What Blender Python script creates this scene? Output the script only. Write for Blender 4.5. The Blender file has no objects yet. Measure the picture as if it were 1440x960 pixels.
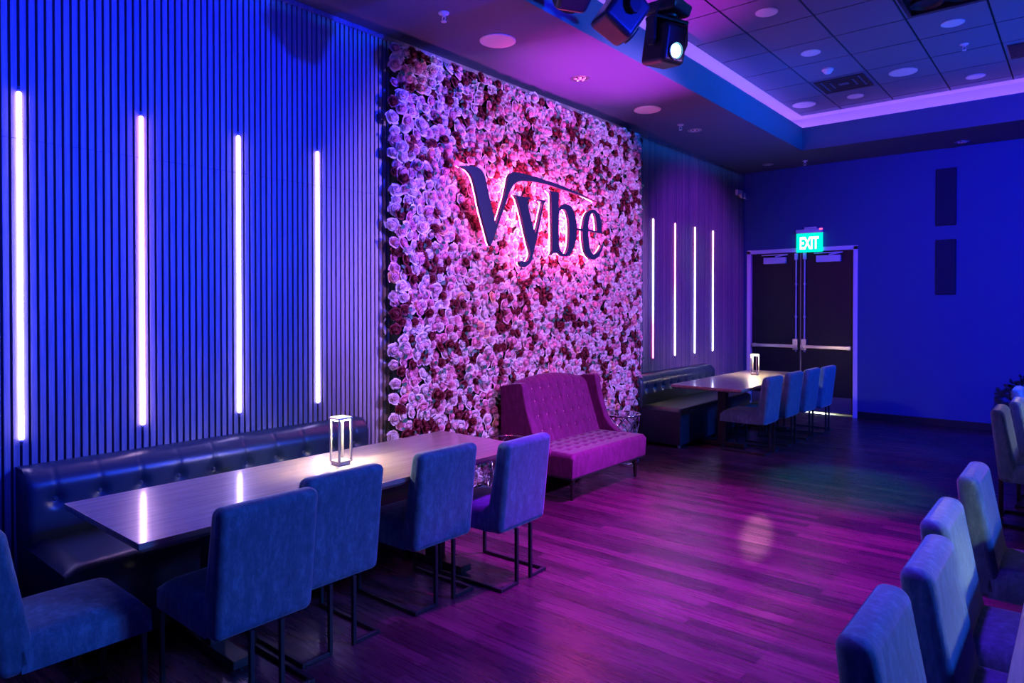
import bpy, bmesh, math, random
import numpy as np
from mathutils import Vector, Matrix

PI = math.pi
R = math.radians
C = bpy.context.scene.collection
random.seed(7)

# ------------------------------------------------------------------ materials
MATS = {}

def nodes_of(m):
    m.use_nodes = True
    nt = m.node_tree
    return nt, nt.nodes, nt.links, nt.nodes['Principled BSDF']

def mat(name, col, rough=0.5, metal=0.0, spec=0.5, sheen=0.0, bump=0.0, bscale=60.0, var=0.0, vscale=4.0,
        coat=0.0, emit=None, estr=0.0):
    m = bpy.data.materials.new(name)
    nt, N, L, b = nodes_of(m)
    b.inputs['Base Color'].default_value = (*col, 1)
    b.inputs['Roughness'].default_value = rough
    b.inputs['Metallic'].default_value = metal
    b.inputs['Specular IOR Level'].default_value = spec
    b.inputs['Sheen Weight'].default_value = sheen
    b.inputs['Sheen Roughness'].default_value = 0.4
    b.inputs['Coat Weight'].default_value = coat
    if emit:
        b.inputs['Emission Color'].default_value = (*emit, 1)
        b.inputs['Emission Strength'].default_value = estr
    tc = N.new('ShaderNodeTexCoord')
    if var > 0:
        no = N.new('ShaderNodeTexNoise'); no.inputs['Scale'].default_value = vscale
        no.inputs['Detail'].default_value = 5
        L.new(tc.outputs['Object'], no.inputs['Vector'])
        rp = N.new('ShaderNodeMapRange')
        rp.inputs['From Min'].default_value = 0.3; rp.inputs['From Max'].default_value = 0.7
        rp.inputs['To Min'].default_value = 1 - var; rp.inputs['To Max'].default_value = 1 + var
        L.new(no.outputs['Fac'], rp.inputs['Value'])
        mx = N.new('ShaderNodeMix'); mx.data_type = 'RGBA'; mx.blend_type = 'MULTIPLY'
        mx.inputs['Factor'].default_value = 1
        mx.inputs[6].default_value = (*col, 1)
        L.new(rp.outputs['Result'], mx.inputs[7])
        L.new(mx.outputs[2], b.inputs['Base Color'])
    if bump > 0:
        no2 = N.new('ShaderNodeTexNoise'); no2.inputs['Scale'].default_value = bscale
        no2.inputs['Detail'].default_value = 4
        L.new(tc.outputs['Object'], no2.inputs['Vector'])
        bp = N.new('ShaderNodeBump'); bp.inputs['Strength'].default_value = bump
        bp.inputs['Distance'].default_value = 0.004
        L.new(no2.outputs['Fac'], bp.inputs['Height'])
        L.new(bp.outputs['Normal'], b.inputs['Normal'])
    MATS[name] = m
    return m

def emitter(name, col, strength):
    m = bpy.data.materials.new(name); m.use_nodes = True
    nt = m.node_tree; nt.nodes.clear()
    e = nt.nodes.new('ShaderNodeEmission'); e.inputs['Color'].default_value = (*col, 1)
    e.inputs['Strength'].default_value = strength
    o = nt.nodes.new('ShaderNodeOutputMaterial'); nt.links.new(e.outputs[0], o.inputs[0])
    MATS[name] = m
    return m

def ramp(N, stops):
    r = N.new('ShaderNodeValToRGB')
    cr = r.color_ramp
    while len(cr.elements) < len(stops):
        cr.elements.new(0.5)
    for e, (p, c) in zip(cr.elements, stops):
        e.position = p; e.color = (*c, 1)
    return r

def wood_floor():
    m = bpy.data.materials.new('wood_floor'); nt, N, L, b = nodes_of(m)
    tc = N.new('ShaderNodeTexCoord')
    br = N.new('ShaderNodeTexBrick')
    br.inputs['Scale'].default_value = 1.0
    br.inputs['Brick Width'].default_value = 1.15
    br.inputs['Row Height'].default_value = 0.083
    br.inputs['Mortar Size'].default_value = 0.0016
    br.inputs['Mortar Smooth'].default_value = 0.2
    br.inputs['Color1'].default_value = (0.0, 0.0, 0.0, 1)
    br.inputs['Color2'].default_value = (1, 1, 1, 1)
    br.inputs['Mortar'].default_value = (0.0, 0.0, 0.0, 1)
    br.offset = 0.37; br.offset_frequency = 3
    L.new(tc.outputs['Object'], br.inputs['Vector'])
    rp = ramp(N, [(0.0, (0.042, 0.013, 0.030)), (0.35, (0.070, 0.021, 0.044)), (0.7, (0.098, 0.030, 0.060)), (1.0, (0.135, 0.044, 0.078))])
    L.new(br.outputs['Color'], rp.inputs['Fac'])
    mp = N.new('ShaderNodeMapping'); mp.inputs['Scale'].default_value = (1.2, 22, 1)
    L.new(tc.outputs['Object'], mp.inputs['Vector'])
    no = N.new('ShaderNodeTexNoise'); no.inputs['Scale'].default_value = 2.2; no.inputs['Detail'].default_value = 8
    no.inputs['Roughness'].default_value = 0.65
    L.new(mp.outputs['Vector'], no.inputs['Vector'])
    gr = ramp(N, [(0.3, (0.45, 0.45, 0.45)), (0.7, (1.35, 1.35, 1.35))])
    L.new(no.outputs['Fac'], gr.inputs['Fac'])
    mx = N.new('ShaderNodeMix'); mx.data_type = 'RGBA'; mx.blend_type = 'MULTIPLY'; mx.inputs['Factor'].default_value = 1
    L.new(rp.outputs['Color'], mx.inputs[6]); L.new(gr.outputs['Color'], mx.inputs[7])
    L.new(mx.outputs[2], b.inputs['Base Color'])
    rr = N.new('ShaderNodeMapRange'); rr.inputs['To Min'].default_value = 0.20; rr.inputs['To Max'].default_value = 0.36
    L.new(no.outputs['Fac'], rr.inputs['Value']); L.new(rr.outputs['Result'], b.inputs['Roughness'])
    bp = N.new('ShaderNodeBump'); bp.inputs['Strength'].default_value = 0.35; bp.inputs['Distance'].default_value = 0.003
    ad = N.new('ShaderNodeMath'); ad.operation = 'MULTIPLY_ADD'; ad.inputs[1].default_value = 0.5
    L.new(br.outputs['Fac'], ad.inputs[0]); ad.inputs[1].default_value = -1.0
    L.new(no.outputs['Fac'], ad.inputs[2])
    L.new(ad.outputs[0], bp.inputs['Height']); L.new(bp.outputs['Normal'], b.inputs['Normal'])
    MATS['wood_floor'] = m; return m

def wood_table():
    m = bpy.data.materials.new('table_wood'); nt, N, L, b = nodes_of(m)
    tc = N.new('ShaderNodeTexCoord')
    mp = N.new('ShaderNodeMapping'); mp.inputs['Scale'].default_value = (26, 1.3, 6)
    L.new(tc.outputs['Object'], mp.inputs['Vector'])
    no = N.new('ShaderNodeTexNoise'); no.inputs['Scale'].default_value = 1.6; no.inputs['Detail'].default_value = 9
    no.inputs['Roughness'].default_value = 0.7; no.inputs['Distortion'].default_value = 0.8
    L.new(mp.outputs['Vector'], no.inputs['Vector'])
    rp = ramp(N, [(0.2, (0.20, 0.14, 0.13)), (0.45, (0.34, 0.26, 0.25)), (0.6, (0.44, 0.35, 0.33)), (0.8, (0.54, 0.45, 0.42))])
    L.new(no.outputs['Fac'], rp.inputs['Fac'])
    L.new(rp.outputs['Color'], b.inputs['Base Color'])
    b.inputs['Roughness'].default_value = 0.35
    b.inputs['Specular IOR Level'].default_value = 0.5
    b.inputs['Coat Weight'].default_value = 0.8; b.inputs['Coat Roughness'].default_value = 0.11
    bp = N.new('ShaderNodeBump'); bp.inputs['Strength'].default_value = 0.03; bp.inputs['Distance'].default_value = 0.001
    L.new(no.outputs['Fac'], bp.inputs['Height']); L.new(bp.outputs['Normal'], b.inputs['Normal'])
    MATS['table_wood'] = m; return m

def slat_wood():
    m = bpy.data.materials.new('slat_wood'); nt, N, L, b = nodes_of(m)
    tc = N.new('ShaderNodeTexCoord')
    sp = N.new('ShaderNodeSeparateXYZ'); L.new(tc.outputs['Object'], sp.inputs[0])
    dv = N.new('ShaderNodeMath'); dv.operation = 'DIVIDE'; dv.inputs[1].default_value = 0.0397
    L.new(sp.outputs['Y'], dv.inputs[0])
    rd = N.new('ShaderNodeMath'); rd.operation = 'FLOOR'; L.new(dv.outputs[0], rd.inputs[0])
    wn = N.new('ShaderNodeTexWhiteNoise'); wn.noise_dimensions = '1D'; L.new(rd.outputs[0], wn.inputs['W'])
    rp = ramp(N, [(0.0, (0.15, 0.16, 0.21)), (0.5, (0.22, 0.205, 0.23)), (1.0, (0.30, 0.25, 0.25))])
    L.new(wn.outputs['Value'], rp.inputs['Fac'])
    mp = N.new('ShaderNodeMapping'); mp.inputs['Scale'].default_value = (60, 60, 2.5)
    L.new(tc.outputs['Object'], mp.inputs['Vector'])
    no = N.new('ShaderNodeTexNoise'); no.inputs['Scale'].default_value = 2; no.inputs['Detail'].default_value = 5
    L.new(mp.outputs['Vector'], no.inputs['Vector'])
    gr = ramp(N, [(0.3, (0.75, 0.75, 0.75)), (0.7, (1.15, 1.15, 1.15))]); L.new(no.outputs['Fac'], gr.inputs['Fac'])
    mx = N.new('ShaderNodeMix'); mx.data_type = 'RGBA'; mx.blend_type = 'MULTIPLY'; mx.inputs['Factor'].default_value = 1
    L.new(rp.outputs['Color'], mx.inputs[6]); L.new(gr.outputs['Color'], mx.inputs[7])
    L.new(mx.outputs[2], b.inputs['Base Color'])
    b.inputs['Roughness'].default_value = 0.55
    MATS['slat_wood'] = m; return m

def velvet(name, col, sheen=0.6):
    m = bpy.data.materials.new(name); nt, N, L, b = nodes_of(m)
    tc = N.new('ShaderNodeTexCoord')
    no = N.new('ShaderNodeTexNoise'); no.inputs['Scale'].default_value = 26; no.inputs['Detail'].default_value = 10
    no.inputs['Roughness'].default_value = 0.8; no.inputs['Distortion'].default_value = 0.15
    mp = N.new('ShaderNodeMapping'); mp.inputs['Scale'].default_value = (1, 1, 0.4)
    L.new(tc.outputs['Object'], mp.inputs['Vector']); L.new(mp.outputs['Vector'], no.inputs['Vector'])
    gr = ramp(N, [(0.30, tuple(c * 0.55 for c in col)), (0.52, col), (0.70, tuple(min(1, c * 1.75) for c in col))])
    L.new(no.outputs['Fac'], gr.inputs['Fac']); L.new(gr.outputs['Color'], b.inputs['Base Color'])
    b.inputs['Roughness'].default_value = 0.85
    b.inputs['Specular IOR Level'].default_value = 0.2
    b.inputs['Sheen Weight'].default_value = sheen
    b.inputs['Sheen Roughness'].default_value = 0.35
    n2 = N.new('ShaderNodeTexNoise'); n2.inputs['Scale'].default_value = 260; n2.inputs['Detail'].default_value = 2
    L.new(tc.outputs['Object'], n2.inputs['Vector'])
    bp = N.new('ShaderNodeBump'); bp.inputs['Strength'].default_value = 0.25; bp.inputs['Distance'].default_value = 0.002
    L.new(n2.outputs['Fac'], bp.inputs['Height']); L.new(bp.outputs['Normal'], b.inputs['Normal'])
    MATS[name] = m; return m

def strip_light(name, stops, strength):
    """LED pixel tape: colour runs along the strip's own length (local z)."""
    m = bpy.data.materials.new(name); m.use_nodes = True
    nt = m.node_tree; N = nt.nodes; L = nt.links; N.clear()
    tc = N.new('ShaderNodeTexCoord'); sp = N.new('ShaderNodeSeparateXYZ'); L.new(tc.outputs['Generated'], sp.inputs[0])
    rp = ramp(N, stops); L.new(sp.outputs['Z'], rp.inputs['Fac'])
    e = N.new('ShaderNodeEmission'); e.inputs['Strength'].default_value = strength
    L.new(rp.outputs['Color'], e.inputs['Color'])
    o = N.new('ShaderNodeOutputMaterial'); L.new(e.outputs[0], o.inputs[0])
    MATS[name] = m; return m

# ------------------------------------------------------------------ mesh builder
class MB:
    def __init__(s):
        s.v = []; s.f = []; s.m = []
    def add(s, vs, fs, mi=0):
        o = len(s.v); s.v += [tuple(p) for p in vs]
        for f in fs:
            s.f.append(tuple(i + o for i in f)); s.m.append(mi)
        return s
    def box(s, c, d, mi=0):
        x, y, z = c; a, b, e = d[0] / 2, d[1] / 2, d[2] / 2
        return s.hexa([(x-a, y-b, z-e), (x+a, y-b, z-e), (x+a, y+b, z-e), (x-a, y+b, z-e),
                       (x-a, y-b, z+e), (x+a, y-b, z+e), (x+a, y+b, z+e), (x-a, y+b, z+e)], mi)
    def span(s, x0, x1, y0, y1, z0, z1, mi=0):
        return s.box(((x0+x1)/2, (y0+y1)/2, (z0+z1)/2), (abs(x1-x0), abs(y1-y0), abs(z1-z0)), mi)
    def hexa(s, p, mi=0):
        return s.add(p, [(0, 3, 2, 1), (4, 5, 6, 7), (0, 1, 5, 4), (1, 2, 6, 5), (2, 3, 7, 6), (3, 0, 4, 7)], mi)
    def cyl(s, p0, p1, r0, r1=None, n=20, mi=0, cap=True):
        r1 = r0 if r1 is None else r1
        p0 = Vector(p0); p1 = Vector(p1); d = (p1 - p0).normalized()
        a = d.orthogonal().normalized(); b = d.cross(a)
        vs = []
        for p, r in ((p0, r0), (p1, r1)):
            for i in range(n):
                t = 2 * PI * i / n
                vs.append(p + a * (r * math.cos(t)) + b * (r * math.sin(t)))
        fs = [(i, (i + 1) % n, n + (i + 1) % n, n + i) for i in range(n)]
        if cap:
            fs += [tuple(range(n - 1, -1, -1)), tuple(range(n, 2 * n))]
        return s.add(vs, fs, mi)
    def tube(s, path, r, n=8, closed=False, mi=0):
        P = [Vector(p) for p in path]; k = len(P); vs = []; fs = []
        up = None
        for i in range(k):
            if closed: t = (P[(i+1) % k] - P[i-1])
            else: t = P[min(i+1, k-1)] - P[max(i-1, 0)]
            t.normalize()
            if up is None: up = t.orthogonal().normalized()
            up = (up - t * up.dot(t)).normalized(); w = t.cross(up)
            for j in range(n):
                a = 2 * PI * j / n
                vs.append(P[i] + up * (r * math.cos(a)) + w * (r * math.sin(a)))
        for i in range(k if closed else k - 1):
            q = (i + 1) % k
            for j in range(n):
                fs.append((i*n+j, i*n+(j+1) % n, q*n+(j+1) % n, q*n+j))
        if not closed:
            fs += [tuple(range(n-1, -1, -1)), tuple(range((k-1)*n, k*n))]
        return s.add(vs, fs, mi)
    def lathe(s, prof, c=(0, 0, 0), n=24, mi=0, axis='z'):
        vs = []; fs = []; k = len(prof)
        for (r, h) in prof:
            for j in range(n):
                a = 2 * PI * j / n
                q = (r*math.cos(a), r*math.sin(a), h)
                if axis == 'x': q = (h, r*math.cos(a), r*math.sin(a))
                if axis == 'y': q = (r*math.sin(a), h, r*math.cos(a))
                vs.append((c[0]+q[0], c[1]+q[1], c[2]+q[2]))
        for i in range(k-1):
            for j in range(n):
                fs.append((i*n+j, i*n+(j+1) % n, (i+1)*n+(j+1) % n, (i+1)*n+j))
        fs += [tuple(range(n-1, -1, -1)), tuple(range((k-1)*n, k*n))]
        return s.add(vs, fs, mi)
    def prism(s, poly, lo, hi, axis='y', mi=0):
        """poly: 2-D outline (counter-clockwise); axis: direction of extrusion."""
        def q(u, v, w):
            return {'y': (u, w, v), 'x': (w, u, v), 'z': (u, v, w)}[axis]
        n = len(poly)
        vs = [q(u, v, lo) for u, v in poly] + [q(u, v, hi) for u, v in poly]
        fs = [tuple(range(n-1, -1, -1)), tuple(range(n, 2*n))] + [(i, (i+1) % n, n+(i+1) % n, n+i) for i in range(n)]
        return s.add(vs, fs, mi)
    def slab(s, P, nu, nv, thick, mi=0):
        """closed slab: P(u,v)->front point, thick(u,v)->back point, u,v in 0..1."""
        vs = []; fs = []
        for i in range(nu+1):
            for j in range(nv+1): vs.append(P(i/nu, j/nv))
        o = len(vs)
        for i in range(nu+1):
            for j in range(nv+1): vs.append(thick(i/nu, j/nv))
        g = lambda i, j: i*(nv+1)+j
        for i in range(nu):
            for j in range(nv):
                fs.append((g(i, j), g(i+1, j), g(i+1, j+1), g(i, j+1)))
                fs.append((o+g(i, j), o+g(i, j+1), o+g(i+1, j+1), o+g(i+1, j)))
        for i in range(nu):
            fs.append((g(i, 0), o+g(i, 0), o+g(i+1, 0), g(i+1, 0)))
            fs.append((g(i+1, nv), o+g(i+1, nv), o+g(i, nv), g(i, nv)))
        for j in range(nv):
            fs.append((g(0, j+1), o+g(0, j+1), o+g(0, j), g(0, j)))
            fs.append((g(nu, j), o+g(nu, j), o+g(nu, j+1), g(nu, j+1)))
        return s.add(vs, fs, mi)
    def build(s, name, mats, parent=None, bevel=0, seg=3, smooth=40, loc=None, subsurf=0):
        me = bpy.data.meshes.new(name)
        me.from_pydata(s.v, [], s.f)
        if not isinstance(mats, (list, tuple)): mats = [mats]
        for m in mats: me.materials.append(MATS[m] if isinstance(m, str) else m)
        me.polygons.foreach_set('material_index', s.m)
        bm = bmesh.new(); bm.from_mesh(me)
        bmesh.ops.recalc_face_normals(bm, faces=bm.faces)
        if bevel:
            es = [e for e in bm.edges if len(e.link_faces) == 2 and e.calc_face_angle(0) > R(28)]
            bmesh.ops.bevel(bm, geom=es, offset=bevel, segments=seg, profile=0.5, affect='EDGES', clamp_overlap=True)
        bm.to_mesh(me); bm.free()
        me.polygons.foreach_set('use_smooth', [True] * len(me.polygons))
        if smooth < 180: me.set_sharp_from_angle(angle=R(smooth))
        o = bpy.data.objects.new(name, me); C.objects.link(o)
        if parent: o.parent = parent
        if loc: o.location = loc
        if bevel:
            md = o.modifiers.new('weighted', 'WEIGHTED_NORMAL'); md.keep_sharp = True; md.weight = 100
        if subsurf:
            md = o.modifiers.new('sub', 'SUBSURF'); md.levels = subsurf; md.render_levels = subsurf
        return o

def tag(o, label=None, cat=None, group=None, kind=None):
    if label: o['label'] = label
    if cat: o['category'] = cat
    if group: o['group'] = group
    if kind: o['kind'] = kind
    return o

def thing(name, label, cat, loc=(0, 0, 0), rz=0.0, group=None):
    o = bpy.data.objects.new(name, None); C.objects.link(o)
    o.empty_display_size = 0.1
    o.location = loc; o.rotation_euler = (0, 0, rz)
    return tag(o, label, cat, group)

def copy_tree(o, parent=None):
    c = o.copy(); C.objects.link(c)
    if parent: c.parent = parent
    for ch in list(o.children): copy_tree(ch, c)
    return c

def struct(o):
    o['kind'] = 'structure'; return o

def spot(name, loc, target, col, watts, deg, blend=0.5, rad=0.06):
    l = bpy.data.lights.new(name, 'SPOT'); l.color = col; l.energy = watts
    l.spot_size = R(deg); l.spot_blend = blend; l.shadow_soft_size = rad
    o = bpy.data.objects.new(name, l); C.objects.link(o); o.location = loc
    o.rotation_euler = (Vector(target) - Vector(loc)).to_track_quat('-Z', 'Y').to_euler()
    return o

def point(name, loc, col, watts, rad=0.1):
    l = bpy.data.lights.new(name, 'POINT'); l.color = col; l.energy = watts; l.shadow_soft_size = rad
    o = bpy.data.objects.new(name, l); C.objects.link(o); o.location = loc
    return o

# ------------------------------------------------------------------ material library
wood_floor(); wood_table(); slat_wood()
velvet('chair_velvet', (0.10, 0.22, 0.34))
velvet('sofa_velvet', (0.115, 0.005, 0.085), 0.28)
mat('wall_backing', (0.012, 0.012, 0.018), 0.9)
mat('wall_paint', (0.022, 0.07, 0.24), 0.7, bump=0.1, bscale=150)
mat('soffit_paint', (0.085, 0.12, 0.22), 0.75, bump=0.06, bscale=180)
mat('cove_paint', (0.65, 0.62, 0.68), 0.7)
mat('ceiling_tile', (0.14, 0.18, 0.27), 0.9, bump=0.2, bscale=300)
mat('grid_gap', (0.008, 0.008, 0.01), 0.9)
mat('white_trim', (0.75, 0.75, 0.78), 0.45)
mat('frame_paint', (0.78, 0.75, 0.85), 0.45)
mat('door_paint', (0.008, 0.009, 0.022), 0.4, spec=0.25)
mat('kick_steel', (0.28, 0.26, 0.30), 0.35, metal=0.6)
mat('panel_cloth', (0.012, 0.014, 0.05), 0.9, bump=0.2, bscale=400)
mat('baseboard_black', (0.01, 0.01, 0.014), 0.5)
mat('brushed_steel', (0.72, 0.72, 0.75), 0.28, metal=1.0)
mat('chrome', (0.85, 0.85, 0.88), 0.10, metal=1.0)
mat('black_metal', (0.03, 0.034, 0.042), 0.4, metal=0.3)
mat('black_plastic', (0.02, 0.02, 0.024), 0.35)
mat('black_leather', (0.018, 0.036, 0.06), 0.36, spec=0.6, bump=0.15, bscale=220)
mat('button_leather', (0.05, 0.06, 0.075), 0.4)
mat('dark_wood_leg', (0.02, 0.012, 0.014), 0.25)
mat('sofa_button', (0.62, 0.12, 0.34), 0.35)
mat('lamp_metal', (0.80, 0.74, 0.62), 0.32, metal=0.9)
mat('sign_face', (0.016, 0.022, 0.05), 0.35, spec=0.6)
mat('rose_white', (0.74, 0.62, 0.70), 0.6)
mat('rose_pink', (0.70, 0.24, 0.40), 0.6)
mat('rose_blush', (0.74, 0.42, 0.55), 0.6)
mat('rose_red', (0.135, 0.002, 0.018), 0.55)
mat('rose_peach', (0.80, 0.42, 0.30), 0.6)
mat('rose_leaf', (0.02, 0.10, 0.07), 0.5)
mat('moss_backing', (0.012, 0.02, 0.016), 0.95, bump=0.6, bscale=60)
mat('lens_glass', (0.75, 0.75, 0.8), 0.12, metal=0.8)
mat('frosted_lens', (0.80, 0.78, 0.82), 0.5)
mat('plant_leaf', (0.012, 0.03, 0.02), 0.5)
gm = mat('clear_glass', (0.9, 0.95, 0.97), 0.02)
gm.node_tree.nodes['Principled BSDF'].inputs['Transmission Weight'].default_value = 1.0
emitter('lamp_glow', (1.0, 0.78, 0.46), 680)
emitter('lit_cap_glow', (1.0, 0.86, 0.62), 3.0)
emitter('sign_halo', (1.0, 0.10, 0.44), 72)
emitter('cove_glow', (0.34, 0.14, 1.0), 17)
emitter('exit_green', (0.0, 0.9, 0.62), 1.3)
emitter('exit_letters', (0.78, 1.0, 0.9), 3.0)
emitter('beam_lens', (0.25, 0.75, 1.0), 14)
emitter('red_pilot', (1.0, 0.1, 0.3), 2)
emitter('day_glow', (0.95, 1.0, 0.75), 4)
SL_A = strip_light('strip_violet_white', [(0, (0.55, 0.42, 1.0)), (0.5, (0.42, 0.34, 1.0)), (1, (0.50, 0.30, 1.0))], 34)
SL_B = strip_light('strip_rose_white', [(0, (0.9, 0.55, 0.95)), (0.5, (0.70, 0.36, 1.0)), (1, (0.78, 0.30, 1.0))], 30)
SL_C = strip_light('strip_pink_foot', [(0, (1.0, 0.12, 0.42)), (0.24, (1.0, 0.14, 0.5)), (0.33, (0.62, 0.62, 1.0)), (0.7, (0.62, 0.62, 1.0)), (1, (1.0, 0.5, 0.8))], 9)
SL_D = strip_light('strip_pink_head', [(0, (0.9, 0.6, 0.95)), (0.4, (0.7, 0.45, 1.0)), (0.55, (1.0, 0.16, 0.55)), (1, (1.0, 0.22, 0.6))], 9)
SL_E = strip_light('strip_white_foot', [(0, (0.6, 0.6, 1.0)), (0.55, (0.6, 0.5, 1.0)), (0.85, (1.0, 0.25, 0.6)), (1, (1.0, 0.4, 0.7))], 9)

# ------------------------------------------------------------------ the room shell
XL, YB, ZS, ZT = -4.23, 10.8, 3.75, 4.30          # slat face, back wall, soffit, tile ceiling
X1, Y0 = 4.5, -3.2
TX0, TX1, TY0, TY1 = -3.0, 3.2, -2.2, 9.71         # tray opening
CX0, CX1, CY0, CY1 = -3.29, 3.49, -2.5, 10.17      # back of the cove
GX0, GX1, GY0, GY1 = -3.10, 3.30, -2.3, 10.0       # tile field

struct(MB().span(XL-0.02, X1, Y0, YB+1.2, -0.1, 0).build('floor', 'wood_floor'))
struct(MB().span(XL-0.15, XL-0.015, Y0, YB+0.15, 0, ZT+0.1).build('wall_left', 'wall_backing'))
DX0, DX1, DZ = -4.165, -2.56, 2.50
w = MB()
w.span(XL-0.015, DX0, YB, YB+0.15, 0, ZT+0.1)
w.span(DX0, DX1, YB, YB+0.15, DZ, ZT+0.1)
w.span(DX1, X1+0.1, YB, YB+0.15, 0, ZT+0.1)
struct(w.build('wall_back', 'wall_paint'))
struct(MB().span(X1, X1+0.1, Y0, YB, 0, ZT+0.1).build('wall_right', 'wall_paint'))
struct(MB().span(XL-0.015, X1+0.1, Y0-0.1, Y0, 0, ZT+0.1).build('wall_front', 'wall_paint'))
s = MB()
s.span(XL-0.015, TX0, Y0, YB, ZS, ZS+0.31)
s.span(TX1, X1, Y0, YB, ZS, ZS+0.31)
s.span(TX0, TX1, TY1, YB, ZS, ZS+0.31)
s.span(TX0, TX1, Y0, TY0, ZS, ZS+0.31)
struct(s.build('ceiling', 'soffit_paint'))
s = MB()
s.span(CX0-0.1, CX0, CY0, CY1, ZS+0.31, ZT); s.span(CX1, CX1+0.1, CY0, CY1, ZS+0.31, ZT)
s.span(CX0-0.1, CX1+0.1, CY1, CY1+0.1, ZS+0.31, ZT); s.span(CX0-0.1, CX1+0.1, CY0-0.1, CY0, ZS+0.31, ZT)
s.span(CX0-0.1, GX0, CY0-0.1, CY1+0.1, ZT, ZT+0.05); s.span(GX1, CX1+0.1, CY0-0.1, CY1+0.1, ZT, ZT+0.05)
s.span(GX0, GX1, GY1, CY1+0.1, ZT, ZT+0.05); s.span(GX0, GX1, CY0-0.1, GY0, ZT, ZT+0.05)
struct(s.build('trim_1', 'cove_paint'))            # white cove recess round the tray
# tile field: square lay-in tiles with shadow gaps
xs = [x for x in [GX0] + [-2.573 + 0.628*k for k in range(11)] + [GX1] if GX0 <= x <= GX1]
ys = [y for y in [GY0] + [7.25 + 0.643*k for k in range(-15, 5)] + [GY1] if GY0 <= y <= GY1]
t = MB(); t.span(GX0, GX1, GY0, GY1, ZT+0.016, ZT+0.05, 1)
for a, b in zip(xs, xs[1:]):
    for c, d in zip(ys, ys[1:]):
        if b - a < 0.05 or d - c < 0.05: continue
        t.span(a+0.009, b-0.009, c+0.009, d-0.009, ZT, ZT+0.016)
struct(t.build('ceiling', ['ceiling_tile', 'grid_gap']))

# slatted cladding: left run, run behind the far table; one joint between lower and upper boards
PITCH, SW, SD = 0.5955/15, 0.0268, 0.014
YLED = 1.061
def slats(name, y0, y1):
    m = MB(); k = math.ceil((y0 - YLED) / PITCH)
    while YLED + k*PITCH + PITCH < y1:
        c = YLED + (k + 0.5)*PITCH
        m.span(XL-SD, XL, c-SW/2, c+SW/2, 0.0, 2.4935); m.span(XL-SD, XL, c-SW/2, c+SW/2, 2.4955, 3.715)
        k += 1
    return struct(m.build(name, 'slat_wood', smooth=20))
slats('trim_2', Y0, 3.53)
slats('trim_3', 7.20, YB)
struct(MB().span(XL-0.016, XL+0.006, Y0, YB, 3.715, ZS).build('trim_4', 'slat_wood'))
struct(MB().span(DX1+0.02, X1, YB-0.014, YB, 0, 0.10).build('baseboard_back', 'baseboard_black', bevel=0.004))

# ------------------------------------------------------------------ double door
d = bpy.data.objects.new('door_1', None); C.objects.link(d); d.location = ((DX0+DX1)/2, YB, 0); struct(d)
hw = (DX1-DX0)/2
f = MB()
f.span(-hw-0.012, -hw+0.05, -0.02, 0.12, 0, DZ); f.span(hw-0.05, hw+0.012, -0.02, 0.12, 0, DZ)
f.span(-hw-0.012, hw+0.012, -0.02, 0.12, DZ-0.05, DZ+0.012)
f.build('door_frame', 'frame_paint', d, bevel=0.004, seg=2)
for sgn in (-1, 1):
    x0, x1 = (-hw+0.054, -0.008) if sgn < 0 else (0.008, hw-0.054)
    lf = MB().span(x0, x1, 0.045, 0.09, 0.032, DZ-0.055).build('door_leaf', 'door_paint', d, bevel=0.003, seg=2)
    MB().span(x0+0.01, x1-0.01, 0.041, 0.045, 0.04, 0.27).build('kick_plate', 'kick_steel', lf)
    xi = x1-0.055 if sgn < 0 else x0+0.055
    b = MB(); b.span(x0+0.005, x1-0.02, -0.022, 0.012, 0.985, 1.035); b.span(x0+0.005, x0+0.07, -0.026, 0.045, 0.98, 1.04)
    b.span(x1-0.08, x1-0.02, -0.026, 0.045, 0.98, 1.04)
    b.build('panic_bar', 'brushed_steel', lf, bevel=0.006, seg=2)
    MB().span(xi-0.04, xi+0.04, -0.02, 0.045, 0.955, 1.125).build('latch_case', 'brushed_steel', lf, bevel=0.01, seg=2)
    q = MB().cyl((xi, 0.025, 0.93), (xi, 0.025, DZ-0.14), 0.011, n=12)
    for z in (1.45, 1.95): q.cyl((xi, 0.025, z), (xi, 0.025, z+0.03), 0.017, n=12)
    q.build('latch_rod', 'frame_paint', lf)
    MB().span(xi-0.025, xi+0.025, 0.0, 0.045, DZ-0.165, DZ-0.06).build('top_latch', 'frame_paint', lf, bevel=0.01, seg=2)
    xm = (x0+x1)/2 + (0.0 if sgn < 0 else 0.03)
    cl = MB().span(xm-0.17, xm+0.17, -0.03, 0.045, DZ-0.215, DZ-0.115).build('door_closer', 'frame_paint', lf, bevel=0.008, seg=2)
    a = MB(); a.span(xm-0.2, xm+0.16, -0.02, -0.005, DZ-0.085, DZ-0.07)
    a.hexa([(xm+0.02, -0.05, DZ-0.115), (xm+0.05, -0.05, DZ-0.115), (xm+0.2, -0.012, DZ-0.085), (xm+0.17, -0.012, DZ-0.085),
            (xm+0.02, -0.05, DZ-0.1), (xm+0.05, -0.05, DZ-0.1), (xm+0.2, -0.012, DZ-0.07), (xm+0.17, -0.012, DZ-0.07)])
    a.build('closer_arm', 'frame_paint', cl)
MB().span(-0.006, 0.006, 0.035, 0.085, 0.03, DZ-0.055).build('astragal', 'kick_steel', d)
MB().span(-hw+0.05, hw-0.05, -0.02, 0.12, 0.0, 0.008).build('threshold', 'brushed_steel', d)

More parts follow.
